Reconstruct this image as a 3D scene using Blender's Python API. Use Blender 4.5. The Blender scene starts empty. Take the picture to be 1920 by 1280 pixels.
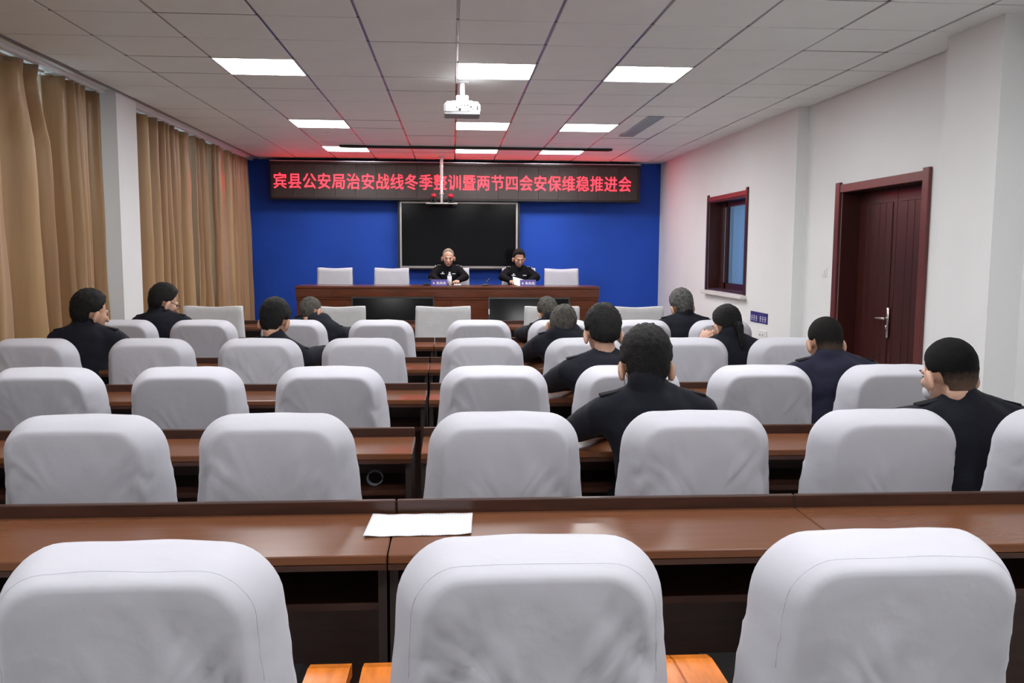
import bpy, math, random
from math import sin, cos, pi, sqrt, radians as R, exp
from mathutils import Vector, Matrix, noise

random.seed(7)
C = bpy.context.scene.collection
S = bpy.context.scene

# ------------------------------------------------------------------ camera
CAM_H = 1.53
cam_data = bpy.data.cameras.new('camera')
cam_data.sensor_width = 36.0
cam_data.lens = 1630.6 / 1920 * 36.0
cam_data.clip_start = 0.05
cam = bpy.data.objects.new('camera', cam_data)
C.objects.link(cam)
fw = Vector((0.0678053, 0.99238996, -0.10278425))
rt = Vector((0.99769748, -0.06759709, 0.00551152))
up = Vector((0.00147834, 0.10292129, 0.9946884))
M = Matrix(((rt.x, up.x, -fw.x, 0), (rt.y, up.y, -fw.y, 0), (rt.z, up.z, -fw.z, CAM_H), (0, 0, 0, 1)))
cam.matrix_world = M
S.camera = cam

# ------------------------------------------------------------------ world + exposure
W = bpy.data.worlds.new('world'); S.world = W; W.use_nodes = True
bg = W.node_tree.nodes['Background']
bg.inputs[0].default_value = (0.85, 0.92, 1.0, 1); bg.inputs[1].default_value = 1.8
S.view_settings.view_transform = 'Standard'
S.view_settings.look = 'None'
S.view_settings.gamma = 1.0
S.view_settings.use_curve_mapping = False
S.view_settings.exposure = 0.0
PANEL = 26.5      # emission of the ceiling panels
LED = 14.0         # emission of the sign's red letters

H = 2.929         # ceiling height
GX, GY, T = 0.0326, 5.4807, 0.6   # ceiling grid origin
YB = 13.88        # back wall
YN = -2.2         # wall behind the camera

# ------------------------------------------------------------------ materials
MATS = {}
def mat(name, col, rough=0.6, metal=0.0, spec=0.5, emit=None, es=0.0, noise_amt=0.0, nscale=8.0, bump=0.0, bscale=40.0,
        coat=0.0, sheen=0.0, stretch=None, col2=None, detail=4.0, coords='Object'):
    m = bpy.data.materials.new(name); m.use_nodes = True
    nt = m.node_tree; N = nt.nodes; L = nt.links
    b = N['Principled BSDF']
    b.inputs['Base Color'].default_value = (*col, 1)
    b.inputs['Roughness'].default_value = rough
    b.inputs['Metallic'].default_value = metal
    b.inputs['Specular IOR Level'].default_value = spec
    b.inputs['Coat Weight'].default_value = coat
    b.inputs['Sheen Weight'].default_value = sheen
    if emit:
        b.inputs['Emission Color'].default_value = (*emit, 1); b.inputs['Emission Strength'].default_value = es
    if noise_amt or bump:
        tc = N.new('ShaderNodeTexCoord'); mp = N.new('ShaderNodeMapping')
        L.new(tc.outputs[coords], mp.inputs[0])
        if stretch: mp.inputs['Scale'].default_value = stretch
        if noise_amt:
            n = N.new('ShaderNodeTexNoise'); n.inputs['Scale'].default_value = nscale; n.inputs['Detail'].default_value = detail
            L.new(mp.outputs[0], n.inputs['Vector'])
            r = N.new('ShaderNodeValToRGB')
            c2 = col2 or tuple(c * (1 - noise_amt) for c in col)
            r.color_ramp.elements[0].position = 0.3; r.color_ramp.elements[1].position = 0.7
            r.color_ramp.elements[0].color = (*c2, 1)
            r.color_ramp.elements[1].color = (*tuple(min(1, c * (1 + noise_amt * .3)) for c in col), 1)
            L.new(n.outputs['Fac'], r.inputs[0]); L.new(r.outputs[0], b.inputs['Base Color'])
        if bump:
            n2 = N.new('ShaderNodeTexNoise'); n2.inputs['Scale'].default_value = bscale; n2.inputs['Detail'].default_value = 3
            L.new(mp.outputs[0], n2.inputs['Vector'])
            bp = N.new('ShaderNodeBump'); bp.inputs['Strength'].default_value = bump; bp.inputs['Distance'].default_value = 0.01
            L.new(n2.outputs['Fac'], bp.inputs['Height']); L.new(bp.outputs[0], b.inputs['Normal'])
    MATS[name] = m
    return m

m_wall = mat('white_plaster', (0.835, 0.845, 0.845), 0.85, noise_amt=0.03, nscale=1.5, bump=0.05)
m_blue = mat('blue_fabric_wall', (0.014, 0.080, 0.50), 0.6, spec=0.3, noise_amt=0.22, nscale=1.1, bump=0.1, bscale=90)
m_tile = mat('ceiling_tile', (0.85, 0.865, 0.845), 0.55, noise_amt=0.03, nscale=3)
m_slab = mat('ceiling_void', (0.03, 0.03, 0.03), 0.9)
m_runner = mat('ceiling_runner', (0.30, 0.29, 0.30), 0.28, metal=0.8)
m_jointshade = mat('joint_shade', (0.10, 0.095, 0.09), 0.5)
m_floor = mat('floor_tile', (0.50, 0.49, 0.47), 0.3, noise_amt=0.15, nscale=3)
m_cloth = mat('white_cloth', (0.56, 0.555, 0.61), 0.9, noise_amt=0.03, nscale=5, bump=0.25, bscale=14, sheen=0.1)
m_seat = mat('dark_seat_leather', (0.02, 0.018, 0.018), 0.45)
m_cloth2 = mat('grey_white_cloth', (0.62, 0.62, 0.63), 0.9, noise_amt=0.08, nscale=9, bump=0.5, bscale=12)
m_orange = mat('orange_varnished_wood', (0.78, 0.22, 0.025), 0.25, coat=0.4, noise_amt=0.25, nscale=9, stretch=(6, 1, 6))
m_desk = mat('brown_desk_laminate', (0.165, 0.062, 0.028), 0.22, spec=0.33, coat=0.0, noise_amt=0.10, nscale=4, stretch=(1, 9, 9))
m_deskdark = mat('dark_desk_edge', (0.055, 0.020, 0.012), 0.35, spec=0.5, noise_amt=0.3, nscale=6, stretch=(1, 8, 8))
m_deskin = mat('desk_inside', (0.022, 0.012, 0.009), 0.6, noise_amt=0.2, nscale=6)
m_stagewood = mat('red_brown_veneer', (0.13, 0.032, 0.010), 0.3, coat=0.3, noise_amt=0.35, nscale=4, stretch=(1, 6, 8))
m_curtain = mat('gold_brown_satin', (0.45, 0.29, 0.14), 0.36, sheen=0.3, noise_amt=0.2, nscale=2.2, stretch=(1, 4, .12), col2=(0.27, 0.14, 0.06), bump=0.1, bscale=60)
m_blind = mat('blue_curtain_cloth', (0.10, 0.20, 0.42), 0.8, noise_amt=0.1)
m_door = mat('mahogany_paint', (0.050, 0.010, 0.008), 0.35, noise_amt=0.2, nscale=5, stretch=(6, 6, 1))
m_doorlight = mat('mahogany_casing', (0.13, 0.030, 0.028), 0.35, noise_amt=0.15, nscale=5)
m_chrome = mat('brushed_steel', (0.62, 0.60, 0.58), 0.25, metal=1.0)
m_silver = mat('silver_plastic', (0.55, 0.53, 0.50), 0.3, metal=0.6)
m_black = mat('black_plastic', (0.012, 0.012, 0.013), 0.35)
m_screen = mat('black_glass_screen', (0.004, 0.004, 0.005), 0.12, spec=0.22)
m_ledpanel = mat('led_module_face', (0.052, 0.040, 0.036), 0.38, noise_amt=0.35, nscale=2.0, bump=0.3, bscale=160)
m_ledtext = mat('red_led_light', (0.3, 0.02, 0.03), 0.5, emit=(1.0, 0.008, 0.0145), es=LED)
m_light = mat('light_diffuser', (0.9, 0.9, 0.9), 0.5, emit=(0.985, 0.99, 1.0), es=PANEL)
m_whitemetal = mat('white_metal', (0.8, 0.8, 0.8), 0.4)
m_whiteplastic = mat('white_plastic', (0.85, 0.86, 0.86), 0.35)
m_greyblue = mat('grey_blue_vent', (0.40, 0.45, 0.50), 0.5)
m_jacket = mat('dark_navy_wool', (0.008, 0.0088, 0.016), 0.85, spec=0.25, sheen=0.04, noise_amt=0.2, nscale=20, bump=0.15, bscale=70)
m_jacket2 = mat('purple_navy_wool', (0.014, 0.014, 0.034), 0.85, spec=0.25, sheen=0.05, noise_amt=0.2, nscale=20, bump=0.15, bscale=70)
m_uniform = mat('black_uniform_cloth', (0.004, 0.004, 0.0055), 0.8, spec=0.15, noise_amt=0.2, nscale=20)
m_trouser = mat('black_trousers', (0.006, 0.006, 0.009), 0.85, spec=0.25, noise_amt=0.2, nscale=15)
m_shoe = mat('black_leather', (0.008, 0.008, 0.008), 0.3)
m_skin = mat('skin', (0.56, 0.32, 0.22), 0.5, noise_amt=0.12, nscale=18, spec=0.4)
m_skin2 = mat('pale_skin', (0.62, 0.37, 0.27), 0.5, noise_amt=0.10, nscale=18, spec=0.4)
m_lip = mat('lips', (0.30, 0.09, 0.07), 0.5)
m_eye = mat('dark_eyes', (0.02, 0.012, 0.01), 0.2)
m_hairk = mat('black_hair', (0.0035, 0.0032, 0.0032), 0.6, spec=0.25, noise_amt=0.4, nscale=60, bump=0.9, bscale=220, col2=(0.009, 0.0085, 0.008))
m_hairg = mat('grey_hair', (0.085, 0.078, 0.062), 0.7, noise_amt=0.6, nscale=40, bump=0.9, bscale=220, col2=(0.02, 0.018, 0.015))
m_hairs = mat('salt_pepper_hair', (0.115, 0.115, 0.11), 0.65, noise_amt=0.7, nscale=45, bump=0.9, bscale=220, col2=(0.018, 0.018, 0.018))
m_hairl = mat('thin_grey_hair', (0.26, 0.21, 0.15), 0.65, noise_amt=0.3, nscale=60)
m_mask = mat('white_mask', (0.75, 0.77, 0.80), 0.8)
m_purple = mat('purple_plate', (0.085, 0.055, 0.33), 0.4)
m_navyplate = mat('navy_blue_sign', (0.045, 0.04, 0.20), 0.4)
m_mark = mat('white_print', (0.75, 0.75, 0.82), 0.6)
m_redplastic = mat('red_plastic', (0.5, 0.01, 0.03), 0.4)
m_sill = mat('white_stone_sill', (0.72, 0.70, 0.67), 0.5)
m_bluecable = mat('blue_plastic', (0.10, 0.20, 0.38), 0.3)

def paper_mat():
    m = bpy.data.materials.new('printed_paper'); m.use_nodes = True
    nt = m.node_tree; N = nt.nodes; L = nt.links; b = N['Principled BSDF']
    b.inputs['Roughness'].default_value = 0.7
    tc = N.new('ShaderNodeTexCoord'); sep = N.new('ShaderNodeSeparateXYZ'); L.new(tc.outputs['Object'], sep.inputs[0])
    w = N.new('ShaderNodeTexWave'); w.bands_direction = 'X'; w.inputs['Scale'].default_value = 34; w.inputs['Distortion'].default_value = 0.4
    L.new(tc.outputs['Object'], w.inputs['Vector'])
    n = N.new('ShaderNodeTexNoise'); n.inputs['Scale'].default_value = 120; L.new(tc.outputs['Object'], n.inputs['Vector'])
    mu = N.new('ShaderNodeMath'); mu.operation = 'MULTIPLY'; L.new(w.outputs['Fac'], mu.inputs[0]); L.new(n.outputs['Fac'], mu.inputs[1])
    gt = N.new('ShaderNodeMath'); gt.operation = 'GREATER_THAN'; gt.inputs[1].default_value = 0.36; L.new(mu.outputs[0], gt.inputs[0])
    half = N.new('ShaderNodeMath'); half.operation = 'GREATER_THAN'; half.inputs[1].default_value = 0.012; L.new(sep.outputs[0], half.inputs[0])
    m2 = N.new('ShaderNodeMath'); m2.operation = 'MULTIPLY'; L.new(gt.outputs[0], m2.inputs[0]); L.new(half.outputs[0], m2.inputs[1])
    mx = N.new('ShaderNodeMix'); mx.data_type = 'RGBA'
    mx.inputs[6].default_value = (0.80, 0.80, 0.84, 1); mx.inputs[7].default_value = (0.70, 0.70, 0.75, 1)
    L.new(m2.outputs[0], mx.inputs[0]); L.new(mx.outputs[2], b.inputs['Base Color'])
    return m
m_paper = paper_mat()

def fade_hair(name, dark, skin, z0, z1):
    """buzz cut that thins out downwards: real hair colour, object space"""
    m = bpy.data.materials.new(name); m.use_nodes = True
    nt = m.node_tree; N = nt.nodes; L = nt.links; b = N['Principled BSDF']; b.inputs['Roughness'].default_value = 0.75; b.inputs['Specular IOR Level'].default_value = 0.15
    tc = N.new('ShaderNodeTexCoord'); sep = N.new('ShaderNodeSeparateXYZ'); L.new(tc.outputs['Object'], sep.inputs[0])
    n = N.new('ShaderNodeTexNoise'); n.inputs['Scale'].default_value = 60; L.new(tc.outputs['Object'], n.inputs['Vector'])
    ma = N.new('ShaderNodeMath'); ma.operation = 'MULTIPLY_ADD'; ma.inputs[1].default_value = 0.03; L.new(n.outputs['Fac'], ma.inputs[0]); L.new(sep.outputs[2], ma.inputs[2])
    mr = N.new('ShaderNodeMapRange'); mr.inputs[1].default_value = z0; mr.inputs[2].default_value = z1; L.new(ma.outputs[0], mr.inputs[0])
    mx = N.new('ShaderNodeMix'); mx.data_type = 'RGBA'; mx.inputs[6].default_value = (*skin, 1); mx.inputs[7].default_value = (*dark, 1)
    L.new(mr.outputs[0], mx.inputs[0]); L.new(mx.outputs[2], b.inputs['Base Color'])
    n2 = N.new('ShaderNodeTexNoise'); n2.inputs['Scale'].default_value = 250; L.new(tc.outputs['Object'], n2.inputs['Vector'])
    bp = N.new('ShaderNodeBump'); bp.inputs['Strength'].default_value = 0.7; bp.inputs['Distance'].default_value = 0.01
    L.new(n2.outputs['Fac'], bp.inputs['Height']); L.new(bp.outputs[0], b.inputs['Normal'])
    return m
m_fade = fade_hair('faded_crew_cut', (0.004, 0.004, 0.004), (0.15, 0.095, 0.065), -0.055, 0.012)
m_fade2 = fade_hair('greying_crew_cut', (0.007, 0.006, 0.0055), (0.15, 0.10, 0.07), -0.055, 0.0)

def blind_mat():
    m = bpy.data.materials.new('thin_blue_cloth'); m.use_nodes = True
    nt = m.node_tree; N = nt.nodes; L = nt.links; N.remove(N['Principled BSDF'])
    a = N.new('ShaderNodeBsdfDiffuse'); a.inputs[0].default_value = (.15, .22, .34, 1)
    b = N.new('ShaderNodeBsdfTranslucent'); b.inputs[0].default_value = (.26, .36, .52, 1)
    mx = N.new('ShaderNodeMixShader'); mx.inputs[0].default_value = .5
    L.new(a.outputs[0], mx.inputs[1]); L.new(b.outputs[0], mx.inputs[2]); L.new(mx.outputs[0], N['Material Output'].inputs[0])
    return m
m_blind = blind_mat()
def glass_mat():
    m = bpy.data.materials.new('window_glass'); m.use_nodes = True
    nt = m.node_tree; N = nt.nodes; L = nt.links; N.remove(N['Principled BSDF'])
    tr = N.new('ShaderNodeBsdfTransparent'); tr.inputs[0].default_value = (0.85, 0.92, 0.95, 1)
    gl = N.new('ShaderNodeBsdfGlossy'); gl.inputs['Roughness'].default_value = 0.03
    mx = N.new('ShaderNodeMixShader'); mx.inputs[0].default_value = .10
    L.new(tr.outputs[0], mx.inputs[1]); L.new(gl.outputs[0], mx.inputs[2])
    L.new(mx.outputs[0], N['Material Output'].inputs[0])
    return m
m_glass = glass_mat()

# ------------------------------------------------------------------ mesh builder
class MB:
    def __init__(s): s.v = []; s.f = []
    def add(s, vs, fs):
        o = len(s.v); s.v += [tuple(v) for v in vs]; s.f += [tuple(i + o for i in f) for f in fs]; return s
    def box(s, x0, x1, y0, y1, z0, z1, b=0.0):
        if b <= 0:
            vs = [(x, y, z) for z in (z0, z1) for y in (y0, y1) for x in (x0, x1)]
            return s.add(vs, [(0, 2, 3, 1), (4, 5, 7, 6), (0, 1, 5, 4), (2, 6, 7, 3), (0, 4, 6, 2), (1, 3, 7, 5)])
        # chamfered box: each corner gives three vertices
        b = min(b, (x1 - x0) / 2.01, (y1 - y0) / 2.01, (z1 - z0) / 2.01)
        vs = []; idx = {}
        X = (x0, x1); Y = (y0, y1); Z = (z0, z1)
        for i in (0, 1):
            for j in (0, 1):
                for k in (0, 1):
                    sx, sy, sz = (1 - 2 * i) * b, (1 - 2 * j) * b, (1 - 2 * k) * b
                    for a, p in enumerate(((X[i], Y[j] + sy, Z[k] + sz), (X[i] + sx, Y[j], Z[k] + sz), (X[i] + sx, Y[j] + sy, Z[k]))):
                        idx[i, j, k, a] = len(vs); vs.append(p)
        g = lambda i, j, k, a: idx[i, j, k, a]
        fs = []
        for i in (0, 1): fs.append([g(i, 0, 0, 0), g(i, 1, 0, 0), g(i, 1, 1, 0), g(i, 0, 1, 0)][:: (-1 if i == 0 else 1)])
        for j in (0, 1): fs.append([g(0, j, 0, 1), g(1, j, 0, 1), g(1, j, 1, 1), g(0, j, 1, 1)][:: (1 if j == 0 else -1)])
        for k in (0, 1): fs.append([g(0, 0, k, 2), g(1, 0, k, 2), g(1, 1, k, 2), g(0, 1, k, 2)][:: (-1 if k == 0 else 1)])
        for i in (0, 1):
            for j in (0, 1): fs.append([g(i, j, 0, 0), g(i, j, 0, 1), g(i, j, 1, 1), g(i, j, 1, 0)][:: (1 if (i + j) % 2 == 0 else -1)])
        for i in (0, 1):
            for k in (0, 1): fs.append([g(i, 0, k, 0), g(i, 0, k, 2), g(i, 1, k, 2), g(i, 1, k, 0)][:: (-1 if (i + k) % 2 == 0 else 1)])
        for j in (0, 1):
            for k in (0, 1): fs.append([g(0, j, k, 1), g(0, j, k, 2), g(1, j, k, 2), g(1, j, k, 1)][:: (1 if (j + k) % 2 == 0 else -1)])
        for i in (0, 1):
            for j in (0, 1):
                for k in (0, 1): fs.append([g(i, j, k, 0), g(i, j, k, 1), g(i, j, k, 2)][:: (1 if (i + j + k) % 2 else -1)])
        return s.add(vs, fs)
    def ell(s, c, r, rot=None, nu=20, nv=12):
        vs = [(0, 0, -1)]; fs = []
        for j in range(1, nv):
            t = -pi / 2 + pi * j / nv
            for i in range(nu):
                a = 2 * pi * i / nu; vs.append((cos(t) * cos(a), cos(t) * sin(a), sin(t)))
        vs.append((0, 0, 1)); n = len(vs) - 1
        for i in range(nu):
            i2 = (i + 1) % nu
            fs.append((0, 1 + i2, 1 + i)); fs.append((n, n - nu + i, n - nu + i2))
            for j in range(nv - 2):
                a = 1 + j * nu; fs.append((a + i, a + i2, a + nu + i2, a + nu + i))
        out = []
        for v in vs:
            p = Vector((v[0] * r[0], v[1] * r[1], v[2] * r[2]))
            if rot: p = rot @ p
            out.append(p + Vector(c))
        return s.add(out, fs)
    def cap(s, a, b, ra, rb, n=14, flat=1.0, ax=None):
        """tapered capsule a->b"""
        a = Vector(a); b = Vector(b); d = b - a; L = d.length
        if L < 1e-6: return s.ell(a, (ra, ra, ra), nu=n, nv=8)
        z = d / L
        x = Vector((1, 0, 0)) if abs(z.x) < 0.9 else Vector((0, 1, 0))
        if ax: x = Vector(ax)
        x = (x - z * x.dot(z)).normalized(); y = z.cross(x)
        rings = []
        for k in range(5): t = -pi / 2 + (pi / 2) * k / 4; rings.append((sin(t) * ra, cos(t) * ra))
        for k in range(1, 4): rings.append((L * k / 4, ra + (rb - ra) * k / 4))
        for k in range(5): t = (pi / 2) * k / 4; rings.append((L + sin(t) * rb, cos(t) * rb))
        vs = []
        for h, r in rings[1:-1]:
            for i in range(n):
                q = 2 * pi * i / n; vs.append(a + z * h + x * (cos(q) * r) + y * (sin(q) * r * flat))
        m = len(rings) - 2; p0 = len(vs); vs.append(a + z * rings[0][0]); vs.append(a + z * rings[-1][0])
        fs = []
        for i in range(n):
            i2 = (i + 1) % n
            for j in range(m - 1): fs.append((j * n + i, j * n + i2, (j + 1) * n + i2, (j + 1) * n + i))
            fs.append((p0, i2, i)); fs.append((p0 + 1, (m - 1) * n + i, (m - 1) * n + i2))
        return s.add(vs, fs)
    def cyl(s, a, b, ra, rb=None, n=16):
        rb = ra if rb is None else rb
        a = Vector(a); b = Vector(b); z = (b - a).normalized()
        x = Vector((1, 0, 0)) if abs(z.x) < 0.9 else Vector((0, 1, 0)); x = (x - z * x.dot(z)).normalized(); y = z.cross(x)
        vs = []
        for c, r in ((a, ra), (b, rb)):
            for i in range(n): q = 2 * pi * i / n; vs.append(c + x * cos(q) * r + y * sin(q) * r)
        fs = [tuple(range(n))[::-1], tuple(range(n, 2 * n))]
        for i in range(n): fs.append((i, (i + 1) % n, n + (i + 1) % n, n + i))
        return s.add(vs, fs)
    def tube(s, pts, r, n=8):
        pts = [Vector(p) for p in pts]; vs = []; fs = []
        for k, p in enumerate(pts):
            d = (pts[min(k + 1, len(pts) - 1)] - pts[max(k - 1, 0)]).normalized()
            x = Vector((0, 0, 1)) if abs(d.z) < 0.9 else Vector((1, 0, 0)); x = (x - d * x.dot(d)).normalized(); y = d.cross(x)
            rr = r[k] if isinstance(r, (list, tuple)) else r
            for i in range(n): q = 2 * pi * i / n; vs.append(p + x * cos(q) * rr + y * sin(q) * rr)
        for k in range(len(pts) - 1):
            for i in range(n): fs.append((k * n + i, k * n + (i + 1) % n, (k + 1) * n + (i + 1) % n, (k + 1) * n + i))
        fs.append(tuple(range(n))[::-1]); fs.append(tuple(range((len(pts) - 1) * n, len(pts) * n)))
        return s.add(vs, fs)
    def mesh(s, name, m=None, smooth=False):
        me = bpy.data.meshes.new(name); me.from_pydata(s.v, [], s.f); me.validate(); me.update()
        if m: me.materials.append(m)
        if smooth: me.polygons.foreach_set('use_smooth', [True] * len(me.polygons))
        return me
    def build(s, name, m, parent=None, smooth=False, loc=None):
        o = bpy.data.objects.new(name, s.mesh(name, m, smooth)); C.objects.link(o)
        if parent: o.parent = parent
        if loc: o.location = loc
        return o

def obj(name, me, parent=None, loc=None):
    o = bpy.data.objects.new(name, me); C.objects.link(o)
    if parent: o.parent = parent
    if loc: o.location = loc
    return o
def tag(o, label, cat, group=None):
    o['label'] = label; o['category'] = cat
    if group: o['group'] = group
    return o
def thing(name, label, cat, loc=(0, 0, 0), rz=0.0, group=None):
    o = bpy.data.objects.new(name, None); C.objects.link(o)
    o.empty_display_size = 0.1
    o.location = loc; o.rotation_euler = (0, 0, rz)
    return tag(o, label, cat, group)
def struct(o): o['kind'] = 'structure'; return o
def copy_tree(o, parent=None):
    c = o.copy(); C.objects.link(c)
    if parent: c.parent = parent
    for ch in list(o.children): copy_tree(ch, c)
    return c

# ------------------------------------------------------------------ room shell
XL, XR = -3.50, 3.42
struct(MB().box(XL - .2, XR + .5, YN, YB + .1, -0.1, 0.0).build('floor', m_floor))
struct(MB().box(XL - .2, XR + .5, YB, YB + 0.15, 0, H + .1).build('wall_back', m_blue))
struct(MB().box(XL - .2, XR + .5, YN - .15, YN, 0, H + .1).build('wall_front', m_wall))

# left wall with two wide window openings behind the curtains
wl = MB()
wl.box(XL - .2, XL, YN, YB, 0, 0.85)
wl.box(XL - .2, XL, YN, YB, 2.88, H + .1)
for a, b in ((YN, 3.6), (8.08, 9.1), (13.3, YB)): wl.box(XL - .2, XL, a, b, .85, 2.88)
wall_left = struct(wl.build('wall_left', m_wall))
MB().box(XL, -2.985, 8.13, 8.62, 0, H).build('pillar', m_wall, wall_left)
for n, (a, b) in enumerate(((3.6, 8.08), (9.1, 13.3)), 1):
    w = MB(); 
    for y in (a, (a + b) / 2 - .03, b - .06): w.box(XL - .14, XL - .08, y, y + .06, .85, 2.88)
    w.box(XL - .14, XL - .08, a, b, .85, .91); w.box(XL - .14, XL - .08, a, b, 2.82, 2.88)
    wo = struct(w.build('window_%d' % n, m_whiteplastic))
    for s in range(2):
        y0 = a + .06 if s == 0 else (a + b) / 2 + .03
        y1 = (a + b) / 2 - .03 if s == 0 else b - .06
        MB().box(XL - .115, XL - .107, y0, y1, .91, 2.82).build('pane', m_glass, wo)

# right wall: recess, window opening, door opening, pillars
DY0, DY1, DZ = 6.17, 7.53, 2.08     # door opening
WY0, WY1, WZ0, WZ1 = 9.71, 11.15, 1.05, 2.18
wr = MB()
XF = 3.31; YF = 8.32
XW = XR + .28
wr.box(XR, XW, YN, DY0, 0, H + .1)
wr.box(XR, XW, DY0, DY1, DZ, H + .1)
wr.box(XR, XW, DY1, YF, 0, H + .1)
wr.box(XF, XW, YF, WY0, 0, H + .1)
wr.box(XF, XW, WY0, WY1, 0, WZ0)
wr.box(XF, XW, WY0, WY1, WZ1, H + .1)
wr.box(XF, XW, WY1, YB, 0, H + .1)
wr.box(XW, XW + .05, YN, WY0 - .3, 0, H + .1)
wr.box(XW - .02, XW, 11.02, WY1 + .1, WZ0, WZ1)
wall_right = struct(wr.build('wall_right', m_wall))
MB().box(3.215, XR, 5.03, 5.62, 0, H).build('pillar', m_wall, wall_right)
struct(MB().box(XF - .012, XF, YF, YB, 0, .09).build('baseboard_right', m_deskdark))

# ceiling: slab, runners and every tile
ceil = struct(MB().box(XL - .2, XR + .5, YN, YB + .1, H + .05, H + .12).build('ceiling', m_slab))
rn = MB().box(-.013, .013, YN, YB, H + .006, H + .02)
rme = rn.mesh('ceiling_runner', m_runner)
for k in range(-5, 6): obj('ceiling_runner', rme, ceil, (GX + k * T, 0, 0))
cj = MB().box(GX - 5 * T + .004, XR, -.008, .008, H + .0035, H + .016).mesh('joint_shade_strip', m_jointshade)  # dark strips laid in the cross joints, painting in their shadow lines
for j in range(-12, 15): obj('joint_shade_strip', cj, ceil, (0, GY + j * T, 0))
LIGHTS = [(-3, 2), (0, 2), (2, 2), (-3, 7), (0, 7), (2, 7), (-3, 11), (0, 11), (2, 11), (-3, -3), (0, -3), (2, -3), (-3, -8), (0, -8), (2, -8)]
tile_me = []
for w in (T, XR - (GX + 5 * T)):
    g = 0.0095
    tile_me.append(MB().box(g, w - g, .0055, T - .0055, 0, .014, .003).mesh('ceiling_tile', m_tile))
for j in range(-12, 14):
    for k in range(-5, 6):
        if (k, j) in LIGHTS: continue
        if k == 5:
            if 5.03 < GY + j * T + .3 < 5.62 or 8.14 < GY + j * T + .3 < 9.0: pass
        o = obj('ceiling_tile', tile_me[1 if k == 5 else 0], ceil, (GX + k * T, GY + j * T, H + random.uniform(-.0015, .0025)))
        o.rotation_euler = (random.gauss(0, .0022), random.gauss(0, .0018), 0)
# plaster strip and curtain track along the left wall
tr = struct(MB().box(XL, GX - 5 * T - .012, YN, YB, H + .004, H + .03).build('trim_1', m_wall))
MB().box(GX - 5 * T - .012, GX - 5 * T + .006, YN, YB, H - .012, H + .02).build('edge_angle', m_runner, tr)
ct = MB().box(-3.13, -3.07, 3.2, 8.12, H - .022, H + .003, .004); ct.box(-3.115, -3.085, 3.2, 8.12, H - .026, H - .02)
tag(ct.build('curtain_track', m_whitemetal), 'white curtain track above the near pair of gold curtains', 'curtain rail', )
ct = MB().box(-3.13, -3.07, 8.63, YB, H - .022, H + .003, .004); ct.box(-3.115, -3.085, 8.63, YB, H - .026, H - .02)
tag(ct.build('curtain_track', m_whitemetal), 'white curtain track above the far gold curtains beside the blue wall', 'curtain rail')

# light panels
lf = MB()
for a in ((0, T, 0, .012), (0, T, T - .012, T), (0, .012, 0, T), (T - .012, T, 0, T)): lf.box(a[0] + .002, a[1] - .002, a[2] + .002, a[3] - .002, -.004, .012)
lfm = lf.mesh('frame', m_whitemetal)
ldm = MB().box(.013, T - .013, .013, T - .013, .0, .006).mesh('diffuser', m_light)
LN = {(-3, 2): 'left light panel of the row nearest the camera', (0, 2): 'middle light panel of the nearest row, above the projector pole', (2, 2): 'right light panel of the row nearest the camera',
      (-3, 7): 'left light panel of the second row', (0, 7): 'small-looking middle light panel just under the projector', (2, 7): 'right light panel of the second row, beside the grey vent',
      (-3, 11): 'left light panel of the farthest row, above the sign', (0, 11): 'middle light panel of the farthest row, above the sign', (2, 11): 'right light panel of the farthest row, above the sign',
      (-3, -3): 'left light panel overhead, above the third row of chairs', (0, -3): 'middle light panel overhead, above the third row of chairs', (2, -3): 'right light panel overhead, above the third row of chairs',
      (-3, -8): 'left light panel overhead, just in front of the camera', (0, -8): 'middle light panel overhead, just in front of the camera', (2, -8): 'right light panel overhead, just in front of the camera'}
for (k, j) in LIGHTS:
    lab = LN.get((k, j))
    if j < 0 and (k, j) != (0, -3): pass
    t = thing('ceiling_light', 'lit square ' + lab, 'ceiling light', (GX + k * T, GY + j * T, H + .002), group='ceiling light panels')
    obj('frame', lfm, t)
    obj('diffuser', ldm, t)
    if j < 0:
        pass

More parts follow.
